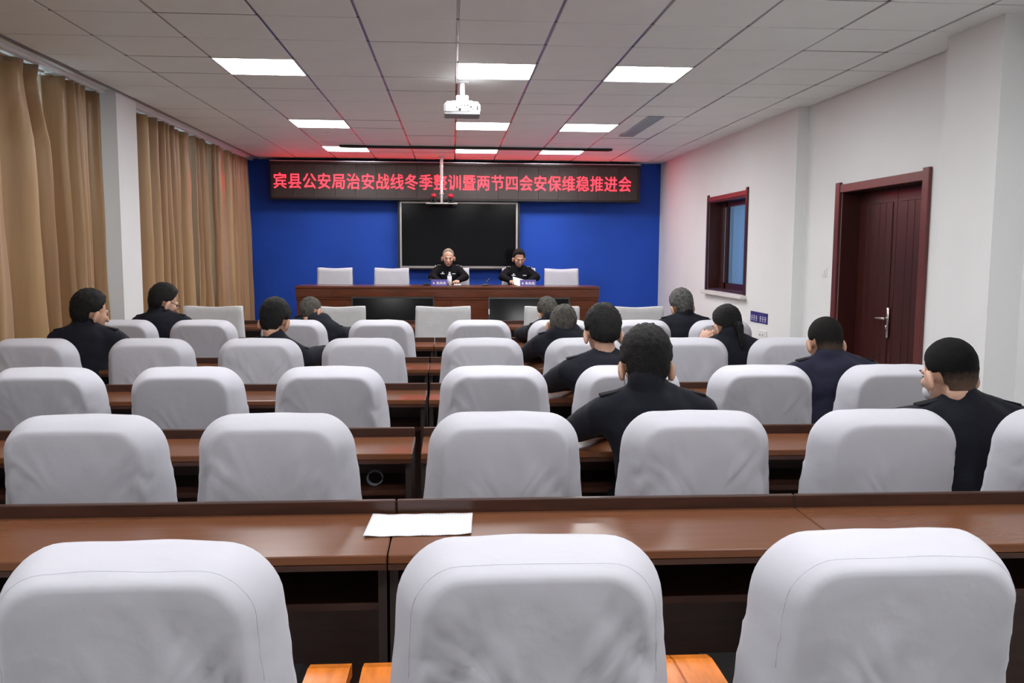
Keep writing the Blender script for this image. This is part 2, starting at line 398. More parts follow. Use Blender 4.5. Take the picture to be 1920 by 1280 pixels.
# ------------------------------------------------------------------ curtains
def curtain(y0, y1, seed, label, nfold, bell=0.0, gap_at=None):
    rnd = random.Random(seed); ny = int((y1 - y0) / .014); nz = 26
    ph = [rnd.uniform(0, 6.28) for _ in range(6)]
    z1, z0 = H - .03, 0.04
    vs = []; fs = []
    for i in range(ny + 1):
        s = i / ny; y = y0 + (y1 - y0) * s
        u = s * nfold + .35 * sin(s * 9 + ph[0]) + .2 * sin(s * 23 + ph[1])
        for j in range(nz + 1):
            t = j / nz; z = z1 + (z0 - z1) * t
            fold = sin(2 * pi * u + .5 * sin(t * 3 + ph[2]) * t)
            amp = .15 * (0.75 + .3 * t) * (0.75 + .6 * noise.noise(Vector((s * nfold * .5, seed, 0))))
            x = -3.18 + amp * (abs(fold) ** .7 * (1 if fold > 0 else -1)) + .012 * sin(2 * pi * u * 2.3 + ph[3] + t * 2)
            x += .012 * noise.noise(Vector((y * 3, z * 2, seed)))
            yy = y + (.012 * sin(t * 4 + ph[4] + s * 8)) * t
            if bell: yy += bell * t * s
            if gap_at: yy += gap_at * (max(0, .15 - abs(t - .05)) ) * s ** 8
            x = max(-3.38, min(-3.02, x))
            vs.append((x, min(yy, YB - .02), z))
    n = nz + 1
    for i in range(ny):
        for j in range(nz): fs.append((i * n + j, i * n + j + 1, (i + 1) * n + j + 1, (i + 1) * n + j))
    mb = MB(); mb.add(vs, fs)
    me = mb.mesh('curtain', m_curtain, True)
    o = obj('curtain', me); 
    sd = o.modifiers.new('thick', 'SOLIDIFY'); sd.thickness = .004
    # heading tape with hooks at the top
    tp = MB(); tp.box(-3.20, -3.17, y0 + .01, y1 - .01, H - .035, H - .024)
    tag(o, label, 'curtain', 'gold curtains on the left wall')
    tp.build('heading_tape', m_curtain, o)
    return o
curtain(3.3, 7.19, 3, 'gold-brown satin curtain left of the bright slit of daylight', 14, gap_at=-1.8)
curtain(7.24, 8.08, 5, 'gold-brown satin curtain between the daylight slit and the white pillar', 3.9)
curtain(8.68, 10.85, 8, 'gold-brown curtain directly behind the white pillar', 9)
curtain(10.88, 11.7, 13, 'narrow gold curtain in the middle of the far window', 3.2)
curtain(11.73, 13.82, 21, 'gold-brown curtain against the blue wall', 10)

# ------------------------------------------------------------------ right window and door
w = MB()
cw = .06
w.box(XF - .02, XF + .001, WY0 - cw, WY0, WZ0, WZ1 + .085, .004)
w.box(XF - .02, XF + .001, WY1, WY1 + cw, WZ0, WZ1 + .085, .004)
win3 = struct(w.build('window_3', m_door))
MB().box(XF - .017, XF + .001, WY0, WY1, WZ1, WZ1 + .055, .003).build('head_casing', m_doorlight, win3)
lin = MB()
lin.box(XF + .001, XF + .2, WY0, WY0 + .015, WZ0, WZ1); lin.box(XF + .001, XF + .2, WY1 - .015, WY1, WZ0, WZ1)
lin.box(XF + .001, XF + .2, WY0 + .015, WY1 - .015, WZ1 - .015, WZ1); lin.box(XF + .001, XF + .2, WY0 + .015, WY1 - .015, WZ0, WZ0 + .03)
lin.build('lining', m_door, win3)
fr = MB(); fx = XF + .15
for a, b in ((WY0 + .015, WY0 + .075), (10.88, 10.94), (WY1 - .075, WY1 - .015)): fr.box(fx, fx + .04, a, b, WZ0 + .03, WZ1 - .015)
fr.box(fx, fx + .04, WY0 + .075, WY1 - .075, WZ0 + .03, WZ0 + .10); fr.box(fx, fx + .04, WY0 + .075, WY1 - .075, WZ1 - .075, WZ1 - .015)
fr.build('sash', m_door, win3)
MB().box(fx + .015, fx + .021, WY0 + .075, 10.88, WZ0 + .10, WZ1 - .075).build('pane', m_glass, win3)
MB().box(fx + .015, fx + .021, 10.94, WY1 - .075, WZ0 + .10, WZ1 - .075).build('pane', m_glass, win3)
# blue cloth hanging behind the panes
bl = MB(); vs = []; fs = []
for i in range(81):
    y = WY0 + .04 + (11.0 - WY0 - .06) * i / 80; x = XF + .232 + .014 * sin(i * .62) + .005 * sin(i * 1.7)
    vs += [(x, y, WZ0 + .05), (x, y, WZ1 - .04)]
for i in range(80): fs.append((2 * i, 2 * i + 1, 2 * i + 3, 2 * i + 2))
bl.add(vs, fs); tag(bl.build('window_blind', m_blind, smooth=True), 'blue cloth blind hanging behind the panes of the mahogany window', 'blind')
MB().box(XF - .075, XF + .01, WY0 - .10, WY1 + .07, WZ0 - .045, WZ0 - .005, .006).build('sill', m_sill, win3)

d = MB()
dc = .085
d.box(XR - .028, XR + .001, DY0 - dc, DY0, 0, DZ + .07, .004)
d.box(XR - .028, XR + .001, DY1, DY1 + dc, 0, DZ + .07, .004)
door = struct(d.build('door_1', m_doorlight))
MB().box(XR - .022, XR + .001, DY0, DY1, DZ - .02, DZ + .05, .004).build('head_casing', m_doorlight, door)
lin = MB(); lin.box(XR + .001, XR + .25, DY0, DY0 + .02, 0, DZ); lin.box(XR + .001, XR + .25, DY1 - .02, DY1, 0, DZ); lin.box(XR + .001, XR + .25, DY0, DY1, DZ - .02, DZ + .0)
lin.build('lining', m_door, door)
LX = XR + .16
ysplit = 6.86
def leaf(a, b):
    l = MB().box(LX, LX + .04, a, b, .01, DZ - .02, .003)
    lo = l.build('door_leaf', m_door, door)
    n = max(2, round((b - a) / .13)); pw = (b - a - .12) / n
    me = MB().box(LX - .008, LX + .001, .003, pw - .003, .12, DZ - .13, .004).mesh('plank', m_door)
    for i in range(n): obj('plank', me, lo, (0, a + .06 + i * pw, 0))
    return lo
leaf(DY0 + .02, ysplit - .003); far_leaf = leaf(ysplit + .003, DY1 - .02)
hd = MB().box(LX - .02, LX - .008, ysplit + .03, ysplit + .07, .84, 1.09, .004)
hd.cyl((LX - .02, ysplit + .05, 1.0), (LX - .06, ysplit + .05, 1.0), .012); hd.cap((LX - .055, ysplit + .05, 1.0), (LX - .055, ysplit + .17, .995), .011, .009)
hd.cyl((LX - .02, ysplit + .05, .93), (LX - .03, ysplit + .05, .93), .016)
hd.build('door_handle', m_chrome, far_leaf, True)

# ------------------------------------------------------------------ small things on the right wall
def wall_sign(y0, y1, z0, z1, label, seed):
    t = thing('wall_sign', label, 'sign', (XF, (y0 + y1) / 2, z0), group='small blue signs below the window')
    MB().box(-.008, 0, -(y1 - y0) / 2, (y1 - y0) / 2, 0, z1 - z0, .002).build('plate', m_navyplate, t)
    mk = MB(); r = random.Random(seed); w = y1 - y0
    for i in range(3):
        yc = -w * .28 + i * w * .28; zc = (z1 - z0) * .42
        mk.box(-.0095, -.008, yc - .025, yc + .025, zc - .004, zc + .004); mk.box(-.0095, -.008, yc - .004, yc + .004, zc - .03, zc + .03)
        mk.box(-.0095, -.008, yc - .02, yc + .02, zc + .018, zc + .024); mk.box(-.0095, -.008, yc - .018, yc + .02, zc - .028, zc - .022)
    mk.build('marking', m_mark, t)
wall_sign(9.20, 9.45, .775, .892, 'blue wall sign with white marks, the one farther from the door', 1)
wall_sign(8.93, 9.185, .778, .893, 'blue wall sign with white marks, the one nearer the door', 2)
t = thing('wall_socket', 'white socket box on the wall below the blue signs', 'socket', (XF, 9.03, .60))
MB().box(-.03, 0, -.09, .09, 0, .11, .006).build('housing', m_whiteplastic, t)
for yy in (-.05, .03):
    for dy in (0, .018): MB().box(-.032, -.03, yy + dy, yy + dy + .005, .05, .07).build('slot', m_black, t)
t = thing('light_switch', 'white light switch plate on the wall just left of the door', 'light switch', (XR, 7.82, 1.31))
MB().box(-.009, 0, -.045, .045, 0, .088, .003).build('plate', m_whiteplastic, t)
MB().box(-.015, -.009, -.03, .001, .018, .07, .002).build('rocker', m_whiteplastic, t); MB().box(-.015, -.009, .004, .032, .018, .07, .002).build('rocker', m_whiteplastic, t)

# ------------------------------------------------------------------ stage platform
sp = MB().box(-3.0, 3.1, 11.45, YB, 0, .28, .01); sp.box(-2.4, 2.5, 11.12, 11.45, 0, .14, .008)
struct(sp.build('stage_platform', m_stagewood))

# ------------------------------------------------------------------ LED sign
SX0, SX1, SZ0, SZ1, SY = -2.76, 2.915, 2.30, 2.872, 13.55
t = thing('led_sign', 'long black LED sign with red lit Chinese characters above the wall screen', 'sign', ((SX0 + SX1) / 2, SY + .1, SZ0))
sw = (SX1 - SX0) / 2; sh = SZ1 - SZ0
f = MB(); fb = .035
f.box(-sw, sw, -.1, .3, 0, fb, .004); f.box(-sw, sw, -.1, .3, sh - fb, sh, .004); f.box(-sw, -sw + fb, -.1, .3, fb, sh - fb, .004); f.box(sw - fb, sw, -.1, .3, fb, sh - fb, .004)
f.box(-sw + fb, sw - fb, .0, .3, fb, sh - fb)
fo = f.build('frame', m_black, t)
nm = 18; mw = (2 * sw - 2 * fb) / nm
mme = MB().box(.0015, mw - .0015, -.075, -.001, fb + .001, sh - fb - .001, .001).mesh('led_module', m_ledpanel)
for i in range(nm): obj('led_module', mme, t, (-sw + fb + i * mw, 0, 0))
txt = '宾县公安局治安战线冬季整训暨两节四会安保维稳推进会'
tx0, tx1 = -2.722, 2.785
pitch = (tx1 - tx0) / len(txt)
for i, ch in enumerate(txt):
    cu = bpy.data.curves.new('character', 'FONT'); cu.body = ch; cu.size = .214; cu.align_x = 'CENTER'; cu.align_y = 'CENTER'
    cu.extrude = .0015; cu.offset = -.0008; cu.resolution_u = 2
    to = bpy.data.objects.new('tmp', cu); C.objects.link(to); bpy.context.view_layer.update()
    me = bpy.data.meshes.new_from_object(to.evaluated_get(bpy.context.evaluated_depsgraph_get()))
    bpy.data.objects.remove(to); bpy.data.curves.remove(cu)
    if len(me.vertices):
        xs = [v.co.x for v in me.vertices]; zs = [v.co.y for v in me.vertices]
    me.materials.clear(); me.materials.append(m_ledtext); me.name = 'character'
    me.transform(Matrix.Rotation(pi / 2, 4, 'X') @ Matrix.Diagonal((1, 1.17, 1, 1)))
    xx = tx0 + (i + .5) * pitch - (SX0 + SX1) / 2
    obj('character', me, t, (xx, -.0775, .262))
# thin bright metal strip added to imitate reflections along the sign's top
MB().box(-sw, sw, -.105, -.095, sh, sh + .012).build('top_glint', m_chrome, t)

# dark rail across the ceiling in front of the last light row
t = thing('screen_casing', 'thin black roll-up screen casing across the ceiling in front of the farthest lights', 'screen casing', (.33, 11.93, H))
MB().box(-1.84, 1.84, -.03, .03, -.03, 0, .008).build('casing', m_black, t)
MB().box(-1.80, 1.80, -.010, .010, -.036, -.03, .002).build('weight_bar', m_black, t)

# ------------------------------------------------------------------ white pole with two small cameras in front of the sign
t = thing('ceiling_pole', 'white pole hanging from the ceiling in front of the sign, carrying two cameras', 'pole', (-.165, 13.2, H))
p = MB().cyl((0, 0, 0), (0, 0, -.32), .024); p.cyl((0, 0, -.3), (0, 0, -.68), .019)
p.build('tube', m_whitemetal, t, True)
MB().cyl((0, 0, 0), (0, 0, -.015), .06).build('flange', m_whitemetal, t)
cl = MB().cyl((0, 0, -.13), (0, 0, -.155), .032).mesh('collar', m_silver)
obj('collar', cl, t); obj('collar', cl, t, (0, 0, -.17)); obj('collar', cl, t, (0, 0, -.40))
cb = MB().box(-.24, .24, -.03, .03, -.70, -.675, .005); cb.build('crossbar', m_silver, t)
for sx, lab in ((-.12, 'small black camera with a red top, left of the white pole'), (.135, 'small black camera with a red top, right of the white pole')):
    c = thing('camera', lab, 'camera', (-.165 + sx, 13.2, H - .675), group='cameras on the ceiling pole')
    MB().box(-.045, .045, -.05, .05, 0, .075, .012).build('body', m_black, c)
    MB().ell((0, 0, .10), (.04, .04, .035)).build('head', m_redplastic, c, True)
    MB().cyl((0, -.045, .04), (0, -.07, .04), .022).build('lens', m_screen, c, True)

# ------------------------------------------------------------------ wall screen
t = thing('wall_screen', 'large black flat screen in a silver frame on the blue wall', 'screen', (.098, 13.78, 1.262))
f = MB(); a = .92; hh = 1.035
MB().box(-a + .02, a - .02, -.05, .095, .02, hh - .02).build('display', m_screen, t)
f.box(-a, -a + .03, -.062, .02, 0, hh, .004); f.box(a - .03, a, -.062, .02, 0, hh, .004); f.box(-a + .03, a - .03, -.062, .02, hh - .03, hh, .004)
f.build('frame', m_silver, t)
MB().box(-a + .03, a - .03, -.066, .02, 0, .04, .004).build('bottom_bezel', m_chrome, t)
f = MB()
f.box(-a - .03, -a, -.04, .095, -.02, hh + .02); f.box(a, a + .03, -.04, .095, -.02, hh + .02); f.box(-a, a, -.04, .095, hh, hh + .02); f.box(-a, a, -.04, .095, -.02, 0)
f.build('outer_case', m_black, t)

# ------------------------------------------------------------------ projector
t = thing('projector', 'white projector hanging from a short ceiling pole', 'projector', (.08, 7.4, H))
MB().cyl((0, 0, 0), (0, 0, -.16), .021).build('pole', m_whitemetal, t, True)
MB().cyl((0, 0, 0), (0, 0, -.012), .055).build('flange', m_whitemetal, t)
b = MB().box(-.052, .052, -.05, .05, -.165, -.118, .008); b.box(-.085, .085, -.06, .06, -.178, -.164, .004)
b.build('bracket', m_whitemetal, t)
b = MB(); b.box(-.152, .148, -.12, .12, -.272, -.188, .018); b.box(-.13, .13, -.10, .10, -.19, -.176, .006)
body = b.build('body', m_whiteplastic, t)
MB().box(-.148, .144, -.117, .117, -.285, -.271, .004).build('base', mat('grey_plastic', (.25, .25, .26), .5), t)
mk = MB()
for i, (x, z, r) in enumerate(((-.045, -.23, .006), (-.02, -.245, .012), (-.005, -.212, .005), (.02, -.212, .006), (.045, -.21, .006), (.02, -.24, .004), (.07, -.225, .008), (.09, -.24, .005), (.05, -.25, .005))):
    mk.cyl((x, -.124, z), (x, -.119, z), r, n=8)
mk.box(.118, .13, -.123, -.119, -.25, -.215)
mk.build('connector', m_black, body)
vt = MB()
for i in range(6): vt.box(-.135, -.075, -.122, -.119, -.26 + i * .011, -.256 + i * .011)
vt.build('vent_slot', m_silver, body)
MB().cyl((-.07, .118, -.23), (-.07, .14, -.23), .03).build('lens', m_screen, body, True)
MB().tube([(-.045, .0, -.006), (-.05, -.3, -.006), (-.052, -1.0, -.007), (-.05, -1.6, -.006)], .004, 6).build('cable', m_whiteplastic, t)

# ------------------------------------------------------------------ air vent in the ceiling
t = thing('air_vent', 'long grey air vent slot in the ceiling right of the light panels', 'vent', (2.10, 9.84, H - .004))
v = MB(); v.box(-.085, -.07, -.78, .78, -.006, .003); v.box(.07, .085, -.78, .78, -.006, .003); v.box(-.07, .07, -.78, -.765, -.006, .003); v.box(-.07, .07, .765, .78, -.006, .003)
v.build('frame', m_greyblue, t)
v = MB().box(-.006, .006, -.765, .765, -.005, .003).mesh('slat', m_greyblue)
for i in range(7): obj('slat', v, t, (-.06 + i * .02, 0, 0))

# ------------------------------------------------------------------ presidium table
TX0, TX1, TY0, TY1, TZ0, TZ = -2.10, 2.0, 11.75, 12.38, .28, 1.06
tx = (TX0 + TX1) / 2
t = thing('presidium_table', 'long red-brown wooden table on the stage before the seated officers', 'table', (tx, (TY0 + TY1) / 2, TZ0))
hw = (TX1 - TX0) / 2; hd_ = (TY1 - TY0) / 2; th = TZ - TZ0
MB().box(-hw, hw, -hd_, hd_, th - .035, th, .006).build('tabletop', m_stagewood, t)
b = MB(); b.box(-hw + .02, hw - .02, -hd_ + .02, -hd_ + .04, 0.0, th - .035); b.build('front_board', m_stagewood, t)
MB().box(-hw + .01, hw - .01, -hd_ + .008, -hd_ + .02, th - .15, th - .036, .003).build('frieze', m_stagewood, t)
for xx in (-hw + .02, hw - .05): MB().box(xx, xx + .03, -hd_ + .04, hd_ - .05, 0, th - .035).build('side_panel', m_stagewood, t)
np_ = 6; pw = (2 * hw - .1) / np_
pm = MB().box(.03, pw - .03, -hd_ + .006, -hd_ + .021, .06, th - .19, .006).mesh('front_panel', m_stagewood)
for i in range(np_): obj('front_panel', pm, t, (-hw + .05 + i * pw, 0, 0))
MB().box(-hw + .01, hw - .01, -hd_ + .004, -hd_ + .02, th - .182, th - .16, .004).build('moulding', m_stagewood, t)

# ------------------------------------------------------------------ floor monitors in front of the table
def monitor(cx, w, label, spot):
    t = thing('floor_monitor', label, 'screen', (cx, 11.0, 0))
    sc = bpy.data.objects.new('display', MB().box(-w / 2 + .02, w / 2 - .02, -.012, .03, .02, .60).mesh('display', m_screen)); C.objects.link(sc)
    sc.parent = t; sc.location = (0, 0, .335); sc.rotation_euler = (R(-11 if spot else -7), 0, 0)
    fr = MB(); fr.box(-w / 2, -w / 2 + .02, -.018, .035, 0, .62, .003); fr.box(w / 2 - .02, w / 2, -.018, .035, 0, .62, .003); fr.box(-w / 2 + .02, w / 2 - .02, -.018, .035, 0, .02); fr.box(-w / 2 + .02, w / 2 - .02, -.018, .035, .60, .62)
    fo = fr.build('bezel', m_black, t); fo.location = (0, 0, .335); fo.rotation_euler = (R(-11 if spot else -7), 0, 0)
    for sx in (-.3, .3):
        MB().box(sx - .02, sx + .02, .03, .06, .02, .55).build('leg', m_black, t)
        MB().box(sx - .025, sx + .025, -.15, .25, 0, .02, .004).build('foot', m_black, t)
    if spot: MB().box(-w / 2 + .004, -w / 2 + .016, -.0195, -.018, .40, .47).build('sticker', m_mark, fo)
monitor(-.755, 1.04, 'black glossy floor monitor before the left half of the stage table', False)
monitor(.975, 1.05, 'dark glossy floor monitor before the right half of the stage table', True)

# ------------------------------------------------------------------ long desks
DESKS = [(2.575, .385), (3.655, .33), (4.90, .345), (6.115, .38), (7.53, .38), (9.39, .38)]
ordn = ['nearest', 'second', 'third', 'fourth', 'fifth', 'sixth']
def desk(x0, x1, yf, dep, label, zoff=0.0):
    t = thing('conference_desk', label, 'desk', ((x0 + x1) / 2, yf - dep / 2, 0), group='conference desks')
    hw = (x1 - x0) / 2; h = dep / 2
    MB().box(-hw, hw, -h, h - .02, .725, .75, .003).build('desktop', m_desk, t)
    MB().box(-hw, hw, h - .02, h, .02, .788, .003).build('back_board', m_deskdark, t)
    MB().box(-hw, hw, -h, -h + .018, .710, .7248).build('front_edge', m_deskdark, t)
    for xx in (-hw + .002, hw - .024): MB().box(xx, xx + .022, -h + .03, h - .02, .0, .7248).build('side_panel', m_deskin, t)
    if zoff: MB().box(hw - .001, hw + .003, -h, h - .02, .728, .748).build('edge_highlight', m_chrome, t)  # chrome strip added to imitate the highlight on the rounded desk end
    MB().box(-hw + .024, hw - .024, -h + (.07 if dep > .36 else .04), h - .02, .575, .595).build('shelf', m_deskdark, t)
    return t
for r, (yf, dep) in enumerate(DESKS):
    gl, gr = ((-.172, -.168), (-.162, -.125), (-.148, -.128), (-.165, -.158), (-.16, -.155), (-.16, -.155))[r]
    for i, (a, b) in enumerate(((gl - 2.80, gl - 1.402), (gl - 1.40, gl))):
        if r == 0 and i == 0: pass
        side = 'along the curtain side' if i == 0 else 'just left of the middle gap'
        desk(a, b, yf, dep, 'brown wooden desk %s of the %s row from the camera' % (side, ordn[r]), zoff=(i == 1 and r in (1, 2, 3)))
    mid = 1.052
    for i, (a, b) in enumerate(((gr, mid - .002), (mid + .002, 2.46))):
        side = 'just right of the middle gap' if i == 0 else 'toward the door side'
        desk(a, b, yf, dep, 'brown wooden desk %s of the %s row from the camera' % (side, ordn[r]))

# ------------------------------------------------------------------ covered office chairs
def cover_mesh(seed=0, wr=1.0):
    """white cover over the padded backrest. local: top front edge at y=0, z=.98; occupant side is +y"""
    rnd = random.Random(seed)
    Wf, Wr = .262, .218      # half widths: front outline, rear panel
    prof = []                # (inset_x, inset_top, y)
    for s in (1, .72, .45, .2, .06): prof.append((Wf * s * .98, .22 * s, .034))
    prof += [(.010, .008, .028), (.002, .001, .014), (0, 0, 0.0), (.002, .002, -.02), (.008, .006, -.045), (.018, .013, -.075), (.030, .021, -.10), (.040, .028, -.115), (.046, .033, -.125), (.054, .040, -.130), (.064, .050, -.132)]
    for s in (.12, .25, .4, .55, .7, .85, 1.0): prof.append((.064 + (Wf - .064) * s, .050 + .30 * s, -.132 - .010 * sin(min(1, s) * pi * .5)))
    zt, zb = .98, .50
    ns, nc, ntp = 16, 9, 18
    vs = []; row = []
    creases = []
    for sg in (-1, 1):
        if rnd.random() < .8: creases.append((sg * .08, .18 + rnd.uniform(-.04, .1), sg * .23, .66 + rnd.uniform(-.05, .1), rnd.choice((-1, 1)) * .006, .014))
        if rnd.random() < .7: creases.append((sg * .13, .12 + rnd.uniform(-.02, .1), sg * .25, .5 + rnd.uniform(-.05, .1), .0045, .010))
        if rnd.random() < .5: creases.append((sg * rnd.uniform(0, .06), .35, sg * .2, .9, -.006, .018))
    for (ix, iz, y) in prof:
        w = max(.0005, Wf - ix); top = zt - iz; rc = max(.012, .105 - ix * .55); rc = min(rc, w)
        pts = []
        for k in range(ns): pts.append((-w, zb + (top - rc - zb) * k / ns))
        for k in range(nc): a = pi - (pi / 2) * k / nc; pts.append((-w + rc + cos(a) * rc, top - rc + sin(a) * rc))
        for k in range(ntp + 1): pts.append((-w + rc + (2 * w - 2 * rc) * k / ntp, top))
        for k in range(1, nc + 1): a = pi / 2 - (pi / 2) * k / nc; pts.append((w - rc + cos(a) * rc, top - rc + sin(a) * rc))
        for k in range(1, ns + 1): pts.append((w, top - rc + (zb - (top - rc)) * k / ns))
        for (x, z) in pts:
            t = (zt - z) / (zt - zb)
            # gentle crown on the top edge, narrower top, flared foot
            zz = z - .012 * (abs(x) / Wf) ** 2.5 * (1 if t < .4 else 0)
            xx = x * (.965 + ((.16 if y > -.03 else .08 + .08 * (y + .13) / .10) * min(t, .75)))
            yy = y - .020 * t if y > -.02 else y + .004 * t
            # drape folds on the rear face and sides
            if y < -.1:
                e = min(1, max(0, t - .12) * 2.4)
                for (cx, ct, ex, et, am, wd) in creases:
                    L_ = ((ex - cx) ** 2 + ((et - ct) * .48) ** 2); px = x - cx; pt = (t - ct) * .48
                    u = (px * (ex - cx) + pt * (et - ct) * .48) / L_
                    if -.2 < u < 1.2:
                        dd = abs(px * (et - ct) * .48 - pt * (ex - cx)) / sqrt(L_)
                        yy += 2.4 * am * exp(-(dd / wd) ** 2) * max(0, min(1, u * 2 + .3, (1.2 - u) * 2.5))
                yy += e * .006 * noise.noise(Vector((x * 5 + seed, t * 4, seed * 1.3)))
            elif abs(ix) < .05 and y > -.13:
                yy += .004 * sin(t * 42 + y * 60 + seed) * exp(-((t - .45) / .25) ** 2)
                xx += (1 if x > 0 else -1) * .005 * noise.noise(Vector((z * 9 + seed, y * 14, x * 2 + seed))) * t * 2
                zz += .003 * noise.noise(Vector((x * 9, y * 20, seed)))
            # recline: backrest leans toward the rear at the top, thinner at foot
            yy += .075 * t * (1 - .25 * t)
            vs.append((xx * wr, yy, zz))
        row.append(len(pts))
    n = row[0]; fs = []
    for j in range(len(prof) - 1):
        for i in range(n - 1): fs.append((j * n + i, (j + 1) * n + i, (j + 1) * n + i + 1, j * n + i + 1))
    mb = MB(); mb.add(vs, fs)
    me = mb.mesh('back_cover', m_cloth, True)
    return me, vs, n
def seam_mesh(vs, n, j=13):
    pts = [Vector(vs[j * n + i]) for i in range(10, n - 10)]
    return MB().tube(pts, .0009, 5).mesh('seam', m_cloth, True)
COV = [cover_mesh(s) for s in range(5)]
SEAM = [seam_mesh(c[1], c[2], 11) for c in COV]
seat_me = MB().box(-.225, .225, .17, .60, .39, .455, .03).mesh('seat', m_seat, False)
def arm_mesh(s, outer):
    m = MB(); w0, w1 = (.262, .356) if outer else (.245, .288)
    x0, x1 = (w0, w1) if s > 0 else (-w1, -w0)
    z_ = .60 if outer else .555
    pr = [(.12, z_ - .03, z_), (.20, z_ - .03, z_), (.25, z_ - .032, z_ - .002), (.29, z_ - .045, z_ - .012)]
    vs = []
    for (y, a, b_) in pr: vs += [(x0, y, a), (x1, y, a), (x1, y, b_), (x0, y, b_)]
    fs = [(0, 3, 2, 1)] + [(4 * k + i, 4 * k + (i + 1) % 4, 4 * k + 4 + (i + 1) % 4, 4 * k + 4 + i) for k in range(3) for i in range(4)] + [(12, 13, 14, 15)]
    m.add(vs, fs)
    xc = (x0 + x1) / 2
    m.cap((xc, .25, .54), (xc, .27, .35), .018, .018, 8); m.cap((xc, .14, .54), (xc, .18, .35), .018, .018, 8)
    return m.mesh('armrest', m_orange)
ARM = {(s, o): arm_mesh(s, o) for s in (-1, 1) for o in (0, 1)}
def frame_leg(s, y): return MB().box(s * .22 - .018, s * .22 + .018, y - .018, y + .018, 0, .40, .004).mesh('leg', m_orange)
LEG = [frame_leg(s, y) for s in (-1, 1) for y in (.2, .54)]
rail_me = MB().box(-.24, .24, .19, .56, .35, .40, .005).mesh('seat_frame', m_orange)
def office_chair(x, y, label, outer, seed, rz=0):
    t = thing('covered_chair', label, 'chair', (x, y, 0), rz, 'white-covered armchairs in rows')
    c = obj('back_cover', COV[seed % 5][0], t)
    if outer: obj('seam', SEAM[seed % 5], c)
    obj('seat', seat_me, t); obj('seat_frame', rail_me, t)
    for s in (-1, 1): obj('armrest', ARM[s, 1 if outer else 0], t)
    for l in LEG: obj('leg', l, t)
    return t
ROWS = [(1.64, [-0.588, 0.152, 0.858]),
        (2.96, [-1.227, -0.598, 0.178, 0.852, 1.526, 2.218]),
        (4.18, [-1.9, -1.254, -0.584, 0.201, 0.859, 1.521, 2.186]),
        (5.55, [-2.59, -1.881, -1.213, -0.569, 0.191, 0.856, 1.536, 2.2]),
        (7.03, [-2.593, -1.976, -1.268, -0.574, 0.211, 0.872, 1.532, 2.21])]
clab = {
 0: ['nearest-row chair at the left edge of the picture', 'nearest-row chair in the middle, between orange armrests', 'nearest-row chair on the right'],
 1: ['second-row chair cut off by the left edge', 'second-row chair left of the gap, creased at both lower corners', 'second-row chair just right of the gap between desks', 'second-row chair directly behind the central black-haired man', 'second-row chair behind the desk seam, right of centre', 'second-row chair cut off by the right edge'],
 2: ['third-row chair cut off by the left edge', 'third-row chair second from the left', 'third-row chair just left of the middle gap', 'third-row chair just right of the middle gap', 'third-row chair half hidden by the central black-haired man', 'third-row empty chair right of the central man', 'third-row chair left of the man with the faded crew cut'],
 3: ['fourth-row chair at the left edge, before the man by the curtain', 'fourth-row chair second from the left', 'fourth-row chair of the man with bowed black hair', 'fourth-row chair just left of the middle gap', 'fourth-row chair just right of the middle gap', 'fourth-row chair behind the grey-haired man with a high collar', 'fourth-row chair left of the ponytailed woman', 'fourth-row chair right of the ponytailed woman'],
 4: ['fifth-row chair farthest left, partly behind the man by the curtain', 'fifth-row chair second from the left', 'fifth-row chair behind the grey man leaning left', 'fifth-row chair just left of the middle gap', 'fifth-row chair just right of the middle gap', 'fifth-row chair hidden mostly by grey-haired men', 'fifth-row chair left of the salt-and-pepper-haired man', 'fifth-row chair farthest right, left of the woman'],
}
for r, (y, xs) in enumerate(ROWS):
    for i, x in enumerate(xs):
        office_chair(x, y, 'white-covered rounded ' + clab[r][i], r == 0, r * 3 + i)

# square-backed covered chairs
def square_cover(seed, w, hgt):
    vs = []; fs = []; nx, nz = 14, 12
    mb = MB(); d0 = .055
    def P(x, z, side):
        t = (hgt - z) / (hgt - .42)
        fold = .008 * noise.noise(Vector((x * 8 + seed, z * 7, seed))) * min(1, t * 2) + .005 * sin(x * 14 + z * 22 + seed) * min(1, max(0, t - .3) * 2)
        y = (-d0 if side else d0) + (-fold if side else fold) + .07 * t
        return (x * (1 + .05 * t) + .004 * noise.noise(Vector((z * 9, seed, 0))), y, z - .006 * sin((x / w) * pi + 1.57) * (1 if t < .05 else 0))
    ring = []
    for k in range(nz + 1):
        z = .42 + (hgt - .42) * k / nz; r_ = []
        for i in range(nx + 1): r_.append(P(-w + 2 * w * i / nx, z, True))
        for i in range(nx + 1): r_.append(P(w - 2 * w * i / nx, z, False))
        ring.append(r_)
    n = len(ring[0]); top = [(x * .985, y * (.75) + .0, z + .008) for x, y, z in ring[-1]]
    ring.append(top)
    for r_ in ring: vs += r_
    for k in range(len(ring) - 1):
        for i in range(n): fs.append((k * n + i, k * n + (i + 1) % n, (k + 1) * n + (i + 1) % n, (k + 1) * n + i))
    o = (len(ring) - 1) * n
    for i in range(nx): fs.append((o + i, o + i + 1, o + 2 * nx - i, o + 2 * nx + 1 - i))
    mb.add(vs, fs); return mb.mesh('back_cover', m_cloth2 if hgt < .975 else m_cloth, True)
def square_chair(x, y, z, label, w, hgt, seed, rz, group):
    t = thing('covered_banquet_chair', label, 'chair', (x, y, z), rz, group)
    obj('back_cover', square_cover(seed, w, hgt), t)
    obj('seat', MB().box(-.22, .22, .08, .50, .40, .46, .02).mesh('seat', m_cloth), t)
    sk = MB().box(-.215, .215, .085, .495, .22, .40); sk.build('skirt', m_cloth2, t)
    for sx in (-.2, .2):
        for sy in (.09, .48): MB().cyl((sx, sy, 0), (sx, sy, .24), .013, n=10).build('leg', m_chrome, t)
